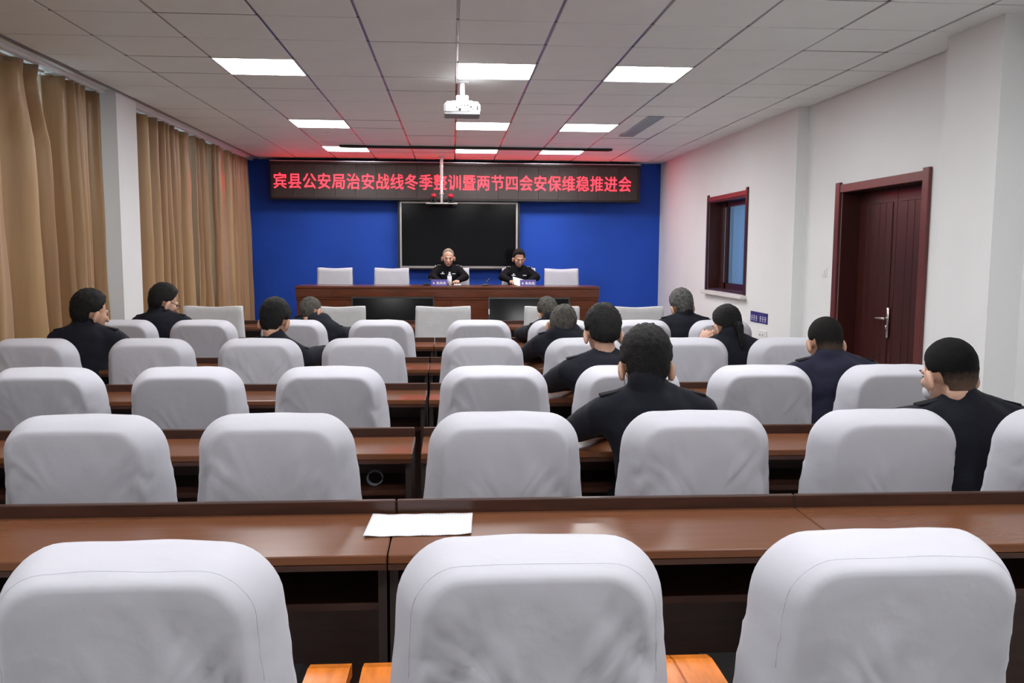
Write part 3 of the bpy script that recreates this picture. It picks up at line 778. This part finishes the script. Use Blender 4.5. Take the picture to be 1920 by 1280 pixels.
lab6 = ['square-backed chair before the right end of the gold curtain', 'square-backed chair right of the grey man leaning left', 'square-backed chair in the middle of the sixth row', 'square-backed chair with a crumpled top, behind grey-haired men', 'square-backed chair in front of the blue wall, right']
for i, x in enumerate([-2.336, -1.14, -0.096, 0.993, 1.849]):
    square_chair(x, 8.67, 0, 'grey-white cloth-covered ' + lab6[i], .272, .972, 40 + i, 0, 'square-backed covered chairs of the sixth row')
labs = ['empty white square-backed chair farthest left behind the stage table', 'empty white square-backed chair left of the grey-haired officer', 'white square-backed chair the grey-haired officer sits on', 'white square-backed chair the paper-reading officer sits on', 'empty white square-backed chair farthest right behind the stage table']
for i, x in enumerate([-1.7, -.884, -.005, .979, 1.595]):
    square_chair(x, 12.98 if i in (2, 3) else 12.78, .28, labs[i], .245, .992, 60 + i, pi, 'square-backed covered chairs on the stage')

# ------------------------------------------------------------------ people
def remesh(mb, name, m, voxel, smooth=5, dec=None, disp=0.0, dscale=.12):
    me = mb.mesh('tmp'); o = obj('tmp', me)
    md = o.modifiers.new('r', 'REMESH'); md.mode = 'VOXEL'; md.voxel_size = voxel
    if smooth: sm = o.modifiers.new('s', 'SMOOTH'); sm.iterations = smooth; sm.factor = .5
    if disp:
        tx = bpy.data.textures.new('t', 'CLOUDS'); tx.noise_scale = dscale
        dm = o.modifiers.new('d', 'DISPLACE'); dm.texture = tx; dm.strength = disp; dm.texture_coords = 'LOCAL'
    if dec: dd = o.modifiers.new('c', 'DECIMATE'); dd.ratio = dec
    dg = bpy.context.evaluated_depsgraph_get()
    out = bpy.data.meshes.new_from_object(o.evaluated_get(dg))
    bpy.data.objects.remove(o); out.name = name; out.materials.clear(); out.materials.append(m)
    out.polygons.foreach_set('use_smooth', [True] * len(out.polygons))
    return out

def head_parts(mb, X, s):
    """adds a head to mb; X maps head space (face = +y) to person space"""
    q = X.to_3x3()
    def E(c, r, rot=None): mb.ell(X @ Vector([k * s for k in c]), [k * s for k in r], q @ rot if rot else q, 22, 14)
    def K(a, b, ra, rb): mb.cap(X @ Vector([k * s for k in a]), X @ Vector([k * s for k in b]), ra * s, rb * s, 12)
    E((0, -.012, .030), (.076, .096, .088)); E((0, .028, -.02), (.066, .070, .085)); E((0, .035, -.07), (.050, .055, .042))
    K((0, .098, .005), (0, .116, -.028), .009, .014); K((-.035, .088, .022), (.035, .088, .022), .011, .011)
    K((-.018, .092, -.062), (.018, .092, -.062), .010, .010); E((0, .072, -.092), (.026, .02, .018))
    E((-.036, .07, -.02), (.026, .022, .022)); E((.036, .07, -.02), (.026, .022, .022))
    for sx in (-1, 1):
        E((sx * .088, -.008, -.022), (.0125, .023, .039), Matrix.Rotation(R(-12), 3, 'X') @ Matrix.Rotation(R(sx * 22), 3, 'Z'))
        K((sx * .072, .002, -.014), (sx * .083, -.002, -.018), .011, .010)

def hand(mb, w, d, upv, side, curl=.5):
    """palm plus five fingers starting at the wrist w, pointing along d"""
    w = Vector(w); d = Vector(d).normalized(); upv = Vector(upv); upv = (upv - d * upv.dot(d)).normalized(); x = d.cross(upv) * side
    pc = w + d * .05
    rot = Matrix((x, d, upv)).transposed()
    mb.ell(pc, (.040, .052, .015), rot, 16, 10)
    for k, (off, ln) in enumerate(((-.030, .062), (-.010, .074), (.011, .070), (.031, .052))):
        b = pc + d * .036 + x * off * 1.05
        a1 = b + (d * cos(curl * .6) - upv * sin(curl * .6)) * ln * .5 + x * off * .25
        a2 = a1 + (d * cos(curl * 1.5) - upv * sin(curl * 1.5)) * ln * .5
        mb.cap(b - d * .015, a1, .0092, .0082, 8); mb.cap(a1, a2, .0082, .007, 8)
    tb = w + d * .02 - x * .026
    t1 = tb + (d * .75 - x * .7 - upv * .25).normalized() * .036; t2 = t1 + (d * .95 - x * .15 - upv * .2).normalized() * .028
    mb.cap(tb, t1, .0115, .0095, 8); mb.cap(t1, t2, .0095, .008, 8)

def hair_mesh(style, s, seed, nape=0.0):
    """cap over the skull, its rim tucked into the skin below the hairline"""
    vs = []; nu, nv = 44, 34
    for j in range(nv + 1):
        t = pi * j / nv
        for i in range(nu):
            a = 2 * pi * i / nu
            d = Vector((sin(t) * cos(a), sin(t) * sin(a), cos(t)))
            base = Vector((d.x * .079, d.y * .099, d.z * (.093 if d.z > 0 else .125)))
            # hairline height for this heading (front high, sides at the ear, nape low)
            front = max(0, d.y); back = max(0, -d.y)
            hl = -.015 + .105 * min(1, front * 1.6) ** 1.2 - .095 * min(1, back * 1.5)
            if abs(d.x) > .5 and d.y > -.35: hl = max(hl, .004)
            if style == 'long': hl -= .05 * back
            hl += nape * min(1, back * 1.5)
            if style == 'receding': hl += .03 * min(1, front * 2)
            th = {'short': .010, 'buzz': .0045, 'full': .017, 'long': .015, 'receding': .006}[style]
            th *= (.75 + .5 * max(0, d.z)) if style != 'full' else (.7 + .7 * max(0, d.z + .2))
            z = base.z + .03
            k = (z - hl) / .012
            k = max(-1, min(1, k))
            off = th * k if k > 0 else .02 * k
            n = noise.noise(d * 9 + Vector((seed, 0, 0))) * .004 + noise.noise(d * 24 + Vector((0, seed, 0))) * .0025
            if style in ('buzz', 'receding'): n *= .3
            if style in ('full', 'short', 'long'): n *= 1.5
            if k <= 0: n = 0
            p = base * (1 + (off + n) / .09)
            vs.append(((p.x) * s, (p.y - .012) * s, (p.z + .03) * s))
    fs = []
    for j in range(nv):
        for i in range(nu): fs.append((j * nu + i, (j + 1) * nu + i, (j + 1) * nu + (i + 1) % nu, j * nu + (i + 1) % nu))
    mb = MB(); mb.add(vs, fs)
    if style == 'long':   # ponytail gathered at the nape
        mb.ell((0, -.125 * s, -.03 * s), (.03 * s, .025 * s, .03 * s)); mb.cap((0, -.135 * s, -.04 * s), (0, -.125 * s, -.17 * s), .026 * s, .012 * s)
    return mb

PEOPLE = 0
def person(label, x, ybody, htop, hx, zseat=.46, yaw=0, nod=15, tilt=0, hs=1.08, hair='short', hairm=None, jm=None, shz=None, shw=.205,
           lean=None, bodyx=None, deskz=.75, armstyle='desk', mask=False, glasses=False, officer=False, skin=None, roll=0.0, hy=None, facing=1, build=1.0, collar=.035, nape=0.0):
    """htop = height of the top of the head; hx = sideways offset of the head; +y is where the person faces"""
    global PEOPLE; PEOPLE += 1
    seed = PEOPLE
    jm = jm or m_jacket; hairm = hairm or m_hairk; skin = skin or m_skin
    t = thing('person', label, 'person', (x, ybody, zseat - .46), 0 if facing > 0 else pi)
    top = htop - (zseat - .46)
    hy = .10 if hy is None else hy
    X = Matrix.Translation((hx, hy, top - .125 * hs)) @ Matrix.Rotation(R(yaw), 4, 'Z') @ Matrix.Rotation(R(-nod), 4, 'X') @ Matrix.Rotation(R(tilt), 4, 'Y')
    hc = X.translation
    shz = shz or (top - .345)
    sx0 = hx * .45
    ys = hy * .55
    shz = shz + (.012 if not officer else 0)
    P = Vector((0, .0, .55)); CH = Vector((sx0 * .9, ys * .85, shz - .13)); NB = Vector((sx0, ys + .005, shz + .03))
    SL = Vector((sx0 - shw * .86, ys, shz - .040 - roll)); SR = Vector((sx0 + shw * .86, ys, shz - .040 + roll))
    skull_base = X @ Vector((0, -.028 * hs, -.075 * hs))
    dz = deskz - (zseat - .46)
    if armstyle == 'desk':
        EL = (sx0 - shw - .055, ys + .16, dz + .075); ER = (sx0 + shw + .055, ys + .16, dz + .075)
        WL = (sx0 - .10, ys + .34, dz + .045); WR = (sx0 + .11, ys + .33, dz + .045)
    elif armstyle == 'face':
        EL = (sx0 - shw - .07, ys + .15, dz + .09); ER = (sx0 + shw + .04, ys + .16, dz + .075)
        WL = (hx - .155, hy + .06, top - .25); WR = (sx0 + .10, ys + .33, dz + .045)
    elif armstyle == 'phone':
        EL = (sx0 - shw - .04, ys + .16, dz + .07); ER = (sx0 + shw + .075, ys + .13, dz + .085)
        WL = (sx0 - .10, ys + .33, dz + .045); WR = (sx0 + .25, ys + .32, dz + .06)
    elif armstyle == 'stage':
        EL = (sx0 - shw - .06, ys + .12, dz + .10); ER = (sx0 + shw + .05, ys + .12, dz + .10)
        WL = (sx0 - .13, ys + .30, dz + .05); WR = (sx0 + .13, ys + .30, dz + .05)
    EL, ER, WL, WR = map(Vector, (EL, ER, WL, WR))
    # --- body: one continuous surface (head, neck, trunk, limbs, hands)
    b = MB(); head_parts(b, X, hs)
    b.cap(skull_base, NB + Vector((0, -.005, -.03)), .052 * hs, .058, 16)
    b.ell(CH, (.135, .085, .15)); b.cap(P + Vector((0, 0, .03)), CH, .10, .10, 16); b.ell(P, (.14, .10, .09))
    b.cap(SL, SR, .045, .045, 12)
    for a, e, w in ((SL, EL, WL), (SR, ER, WR)):
        b.cap(a, e, .042, .036, 12); b.cap(e, w, .036, .026, 12)
    for (e, w, sd) in ((EL, WL, -1), (ER, WR, 1)):
        d = (w - e).normalized()
        if armstyle == 'face' and sd < 0: d = Vector((.45, .35, .75)).normalized(); hand(b, w, d, (-.6, -.5, .5), sd, .9)
        elif armstyle == 'phone' and sd > 0: hand(b, w, (.2, .8, .15), (0, -.3, 1), sd, 1.0)
        else: hand(b, w, Vector((d.x * .35, 1, -.05)), (0, 0, 1), sd, .55)
    kn = []
    for sx in (-1, 1):
        hp = Vector((sx * .09, .02, .54)); k = Vector((sx * .12, .42, .52)); an = Vector((sx * .12, .43, .10))
        kn.append((hp, k, an)); b.cap(hp, k, .065, .048, 12); b.cap(k, an, .045, .032, 12); b.cap(an, an + Vector((0, .10, -.05)), .03, .025, 10)
    bo = obj('body', remesh(b, 'body', skin, .0062, 2, .30), t)
    # --- jacket
    j = MB(); g = build
    j.ell(CH + Vector((0, -.005, .015)), (.172 * g, .118 * g, .175)); j.ell(CH + Vector((0, -.01, .09)), (.165 * g, .10 * g, .10))
    j.cap(P + Vector((0, 0, .04)), CH + Vector((0, 0, -.03)), .150 * g, .155 * g, 18, .80); j.ell(P + Vector((0, .01, .0)), (.19 * g, .145 * g, .09))
    j.cap(SL, SR, .072, .072, 14); j.ell(SL + Vector((.01, 0, -.005)), (.075, .075, .070)); j.ell(SR + Vector((-.01, 0, -.005)), (.075, .075, .070))
    for sgn, sh in ((-1, SL), (1, SR)):
        j.cap(NB + Vector((sgn * .035, -.01, .0)), sh + Vector((0, 0, .012)), .058, .060, 14)
        j.ell(sh + (CH - sh) * .4, (.09, .085, .09))
    for a, e, w in ((SL, EL, WL), (SR, ER, WR)):
        j.cap(a, e, .072 * g, .058, 14); j.cap(e, w - (w - e).normalized() * .012, .057, .041, 14)
    j.ell(NB + Vector((0, -.02, -.02)), (.13, .085, .06))
    # stand collar round the neck, following it
    nd = (skull_base - NB).normalized()
    j.cap(NB - nd * .03, NB + nd * (collar + .02), .080, .069, 18)
    jo = obj('jacket', remesh(j, 'jacket', jm, .0115, 5, None, .012, .09), t)
    # --- trousers, shoes
    tr_ = MB(); tr_.ell(P + Vector((0, .0, -.005)), (.175, .135, .085))
    for hp, k, an in kn: tr_.cap(hp, k, .082, .065, 12); tr_.cap(k, an + Vector((0, 0, .01)), .066, .055, 12)
    obj('trousers', remesh(tr_, 'trousers', m_trouser, .014, 3), t)
    for hp, k, an in kn:
        sh = MB(); sh.cap(an + Vector((0, -.03, -.055)), an + Vector((0, .13, -.065)), .04, .033, 12, .8); sh.box(an.x - .04, an.x + .04, an.y - .07, an.y + .165, 0.0, .022, .008)
        sh.build('shoe', m_shoe, t, True)
    # --- hair, face
    h = hair_mesh(hair, hs, seed * 1.7, nape).build('hair', hairm, t, True); h.matrix_local = X
    if True:
        for sx in (-1, 1):
            e = MB(); e.ell((sx * .031 * hs, .0885 * hs, .003 * hs), (.011 * hs, .006 * hs, .0045 * hs), None, 10, 6)
            eo = e.build('eye', m_eye, t, True); eo.matrix_local = X
            e = MB(); e.cap((sx * .018 * hs, .099 * hs, .026 * hs), (sx * .045 * hs, .092 * hs, .027 * hs), .004 * hs, .003 * hs, 8)
            eo = e.build('eyebrow', m_hairk, t, True); eo.matrix_local = X
        if not mask:
            e = MB(); e.cap((-.02 * hs, .099 * hs, -.062 * hs), (.02 * hs, .099 * hs, -.062 * hs), .0055 * hs, .0055 * hs, 8)
            eo = e.build('mouth', m_lip, t, True); eo.matrix_local = X
    if mask:
        e = MB(); e.ell((0, .060 * hs, -.050 * hs), (.056 * hs, .060 * hs, .045 * hs), None, 24, 14)
        e.ell((0, .10 * hs, -.04 * hs), (.03 * hs, .03 * hs, .03 * hs))
        mo = e.build('face_mask', m_mask, t, True); mo.matrix_local = X
        for sx in (-1, 1):
            pts = [(sx * .064, .05, -.025), (sx * .078, .022, .012), (sx * .088, -.006, .026), (sx * .0905, -.024, .012), (sx * .086, -.022, -.022), (sx * .074, .02, -.065)]
            q = MB().tube([Vector((p[0] * .985, p[1] * .9, p[2] * .85 - .012)) * hs for p in pts], .0018 * hs, 6).build('ear_loop', m_mask, mo)
    if glasses:
        e = MB()
        for sx in (-1, 1):
            c = Vector((sx * .034, .103, .0)) * hs
            e.tube([c + Vector((cos(a) * .024, 0, sin(a) * .018)) * hs for a in [2 * pi * k / 14 for k in range(15)]], .0022 * hs, 6)
            e.tube([Vector((sx * .058, .10, .004)) * hs, Vector((sx * .083, .05, .006)) * hs, Vector((sx * .089, -.01, .010)) * hs], .0025 * hs, 6)
        e.tube([Vector((-.01, .106, .002)) * hs, Vector((.01, .106, .002)) * hs], .002 * hs, 6)
        go = e.build('glasses', m_black, t); go.matrix_local = X
    if not officer and hair != 'long':
        for sgn, sh in ((-1, SL), (1, SR)):
            ep = MB(); ep.box(-.042, .042, -.024, .024, -.006, .005, .003); eo = ep.build('epaulette', m_trouser, t); eo.location = sh + Vector((-sgn * .022, -.004, .079)); eo.rotation_euler = (0, sgn * .22, 0)
    if officer:
        mk = MB()
        for sgn, sh in ((-1, SL), (1, SR)):
            q = sh + Vector((-sgn * .035, 0, .083))
            ep = MB(); ep.box(q.x - .055, q.x + .055, q.y - .028, q.y + .028, q.z - .006, q.z + .004, .002); eo = ep.build('epaulette', m_uniform, t)
            st = MB()
            for k in range(3): st.box(q.x + sgn * (-.03 + k * .028) - .009, q.x + sgn * (-.03 + k * .028) + .009, q.y - .02, q.y + .02, q.z + .003, q.z + .009)
            st.box(q.x + sgn * .06 - .004, q.x + sgn * .06 + .008, q.y - .026, q.y + .026, q.z - .012, q.z + .004)
            st.build('insignia', m_mark, eo)
        yb = CH.y + .118 * g
        bd = MB(); bd.box(CH.x - .105, CH.x - .055, yb - .004, yb + .008, CH.z + .05, CH.z + .062); bd.build('name_badge', m_mark, t)
        bd = MB(); bd.box(CH.x + .055, CH.x + .11, yb - .004, yb + .008, CH.z + .05, CH.z + .062); bd.box(CH.x + .072, CH.x + .09, yb - .004, yb + .008, CH.z + .062, CH.z + .082); bd.build('number_badge', m_mark, t)
        if officer == 2:
            a = SL + (EL - SL) * .42; pb = MB()
            n = Vector((-.85, .5, .15)).normalized(); u = (EL - SL).normalized(); v = n.cross(u)
            rot = Matrix((u, v, n)).transposed()
            pb.ell(a + n * .070, (.048, .040, .008), rot, 20, 8); pb.build('arm_patch', m_mark, t, True)
            pb = MB(); pb.ell(a + n * .0765, (.024, .020, .004), rot, 16, 6); pb.build('patch_emblem', mat('blue_emblem', (.2, .3, .5), .6), t, True)
    return t

# (label, x of the head, ybody, head top, body x)
def seated(label, hxw, yrow, top, bx, **k):
    return person(label, bx, yrow + .235, top - .022, hxw - bx, **k)
seated('black-haired man in a dark jacket by the near curtain, head turned right', -2.38, 5.55, 1.27, -2.40, yaw=-38, nod=12, hair='full', shz=.965, shw=.21)
seated('man with glasses and black hair at the foot of the white pillar', -2.385, 7.03, 1.255, -2.40, yaw=-45, nod=22, hair='full', glasses=True, skin=m_skin2, shz=.95, hs=1.1)
seated('man with bowed black hair, phone in hand, left of the blue wall corner', -1.185, 5.55, 1.216, -1.13, yaw=-12, nod=25, hair='full', armstyle='phone', shz=.87, roll=-.03)
seated('grey crew-cut man leaning left before the stage table corner', -1.18, 7.03, 1.165, -1.06, yaw=-35, nod=22, tilt=-14, hair='buzz', hairm=m_hairg, shz=.90, hs=1.02, roll=-.04)
seated('grey-brown-haired man leaning left, farthest of the overlapping heads near the centre', .815, 7.03, 1.165, .87, yaw=8, nod=28, tilt=-15, hair='short', hairm=m_hairg, shz=.90, hs=1.0, roll=.02)
seated('grey-haired man with a high dark collar, middle of the overlapping heads', .747, 5.55, 1.185, .79, yaw=-10, nod=30, tilt=8, hair='short', hairm=m_hairg, shz=.935, collar=.06)
seated('black-haired man with a bare pale neck left of the central man', .787, 4.18, 1.262, .80, yaw=3, nod=16, hair='full', skin=m_skin2, shz=.935, shw=.215, hs=1.06, collar=.0, nape=.045)
seated('central black-haired man nearest the camera with both ears and mask loops showing', .745, 2.96, 1.252, .775, yaw=-4, nod=20, hair='full', mask=True, shz=.945, shw=.215, hs=1.09, collar=.055)
seated('salt-and-pepper-haired man beside the white right wall', 1.965, 7.03, 1.224, 2.0, yaw=11, nod=18, tilt=-6, hair='full', hairm=m_hairs, shz=.93, shw=.215)
seated('woman with a black ponytail holding a hand to her face', 1.89, 5.55, 1.18, 1.93, yaw=18, nod=20, hair='long', armstyle='face', skin=m_skin2, shz=.90, shw=.19, hs=1.05)
seated('crew-cut man in a purplish navy jacket in front of the door', 1.99, 4.18, 1.210, 2.06, yaw=1, nod=18, hair='buzz', hairm=m_fade2, jm=m_jacket2, shz=.92, shw=.22, hs=1.06, build=1.05, collar=.03, nape=.02)
seated('man with a faded crew cut and face mask at the right edge', 1.965, 2.96, 1.218, 2.06, yaw=8, nod=16, hair='buzz', hairm=m_fade, mask=True, skin=m_skin2, shz=.90, shw=.22, hs=1.12, build=1.05, collar=.02)
person('grey-haired officer in black uniform looking down, under the wall screen', -.065, 12.84, 1.565, .0, zseat=.74, nod=14, hair='receding', hairm=m_hairl, jm=m_uniform, deskz=1.06, armstyle='stage', officer=2, skin=m_skin2, facing=-1, hs=1.02, shw=.185, shz=1.0 + .0, hy=.10)
person('dark-haired officer in black uniform reading papers at the stage table', .965, 12.84, 1.552, .0, zseat=.74, nod=20, yaw=8, hair='full', jm=m_uniform, deskz=1.06, armstyle='stage', officer=1, facing=-1, hs=.98, shw=.195, shz=.98, hy=.10)

# ------------------------------------------------------------------ things on the stage table
def nameplate(x, label, seed):
    t = thing('nameplate', label, 'nameplate', (x, 11.98, 1.06), group='purple nameplates on the stage table')
    pl = MB(); w = .11
    pl.add([(-w, -.03, 0), (w, -.03, 0), (w, .03, 0), (-w, .03, 0), (-w, -.004, .085), (w, -.004, .085), (w, .004, .085), (-w, .004, .085)],
           [(0, 3, 2, 1), (0, 1, 5, 4), (1, 2, 6, 5), (2, 3, 7, 6), (3, 0, 4, 7), (4, 5, 6, 7)])
    pl.build('plate', m_purple, t)
    mk = MB(); sl = .026 / .085
    def bar(x0, x1, z0, z1):
        mk.add([(x0, -.03 + z0 * sl - .0008, z0), (x1, -.03 + z0 * sl - .0008, z0), (x1, -.03 + z1 * sl - .0008, z1), (x0, -.03 + z1 * sl - .0008, z1)], [(0, 1, 2, 3)])
    for i in range(3):
        c = -.02 + i * .045
        bar(c - .017, c + .017, .030, .036); bar(c - .014, c + .014, .045, .051); bar(c - .004, c + .004, .018, .058); bar(c - .018, c - .012, .018, .045); bar(c + .012, c + .018, .018, .045)
    bar(-.085, -.065, .025, .045)
    mk.build('lettering', m_mark, t)
nameplate(-.185, 'purple nameplate before the grey-haired officer', 1)
nameplate(1.035, 'purple nameplate before the officer reading papers', 2)
t = thing('water_bottle', 'clear white water bottle right of the left nameplate', 'bottle', (-.045, 12.02, 1.06))
MB().cyl((0, 0, 0), (0, 0, .13), .03).build('body', m_whiteplastic, t, True)
sh = MB().cyl((0, 0, .13), (0, 0, .165), .03, .012); sh.build('shoulder', m_whiteplastic, t, True)
MB().cyl((0, 0, .165), (0, 0, .185), .014).build('cap', m_mark, t, True)
t = thing('paper_sheet', 'white sheets the reading officer holds, tilted over the table', 'paper', (1.0, 12.10, 1.075)); t.rotation_euler = (R(28), R(16), R(8))
MB().box(-.17, .17, -.09, .13, 0, .002).build('page', m_paper, t)
o = MB().box(-.16, .16, -.08, .12, -.0035, -.001).build('page', m_paper, t); o.rotation_euler = (0, 0, .05)
o = MB().box(-.05, .05, -.03, .03, 0, .02, .006).build('folded_paper', m_paper, None, loc=(.065, 12.0, 1.061)); tag(o, 'small white folded paper by the grey-haired officer\'s left sleeve', 'paper')
for x, lab in ((-.36, 'small black desk microphone left of the left nameplate'), (.45, 'small black desk microphone between the two officers')):
    t = thing('microphone', lab, 'microphone', (x, 12.0, 1.06), group='desk microphones')
    MB().box(-.045, .045, -.04, .04, 0, .025, .008).build('base', m_black, t)
    MB().tube([(0, 0, .02), (.01, .02, .05), (.04, .05, .075)], .005).build('stem', m_black, t)
    MB().cap((.04, .05, .075), (.055, .06, .085), .012, .012).build('head', m_black, t, True)

# ------------------------------------------------------------------ loose things on the desks
t = thing('paper_sheet', 'white printed sheet lying on the nearest desk across the seam', 'paper', (-.10, 2.435, .7515)); t.rotation_euler = (0, 0, R(1))
vs = []; fs = []; nx, ny = 20, 8
for i in range(nx + 1):
    for k in range(ny + 1):
        x = -.148 + .296 * i / nx; y = -.10 + .20 * k / ny
        vs.append((x + .012 * (k / ny), y, .0012 + (.004 * max(0, (i / nx - .85)) / .15 * (1 - k / ny)) + (.003 * max(0, .15 - i / nx) / .15) + .0006 * sin(i * 1.3)))
for i in range(nx):
    for k in range(ny): a = i * (ny + 1) + k; fs.append((a, a + ny + 1, a + ny + 2, a + 1))
pm_ = MB(); pm_.add(vs, fs); po = pm_.build('page', m_paper, t, True)
sd = po.modifiers.new('t', 'SOLIDIFY'); sd.thickness = .0006
# phone held by the bowed man
o = MB().box(-.036, .036, -.075, .075, 0, .009, .003).build('phone', mat('gold_phone', (.75, .62, .38), .3), None, loc=(-.79, 6.20, .835)); o.rotation_euler = (R(35), 0, R(-12))
tag(o, 'gold and white phone in the bowed man\'s right hand', 'phone')
# cable coil inside the second desk
pts = [(-.31 + .030 * cos(a), 3.42 + .01 * sin(a * .5), .632 + .030 * sin(a)) for a in [k * .45 for k in range(0, 26)]]
tag(MB().tube(pts, .004, 6).build('cable_coil', mat('grey_cable', (.10, .115, .13), .5)), 'small grey cable coil on the shelf of the second desk left of the gap', 'cable')
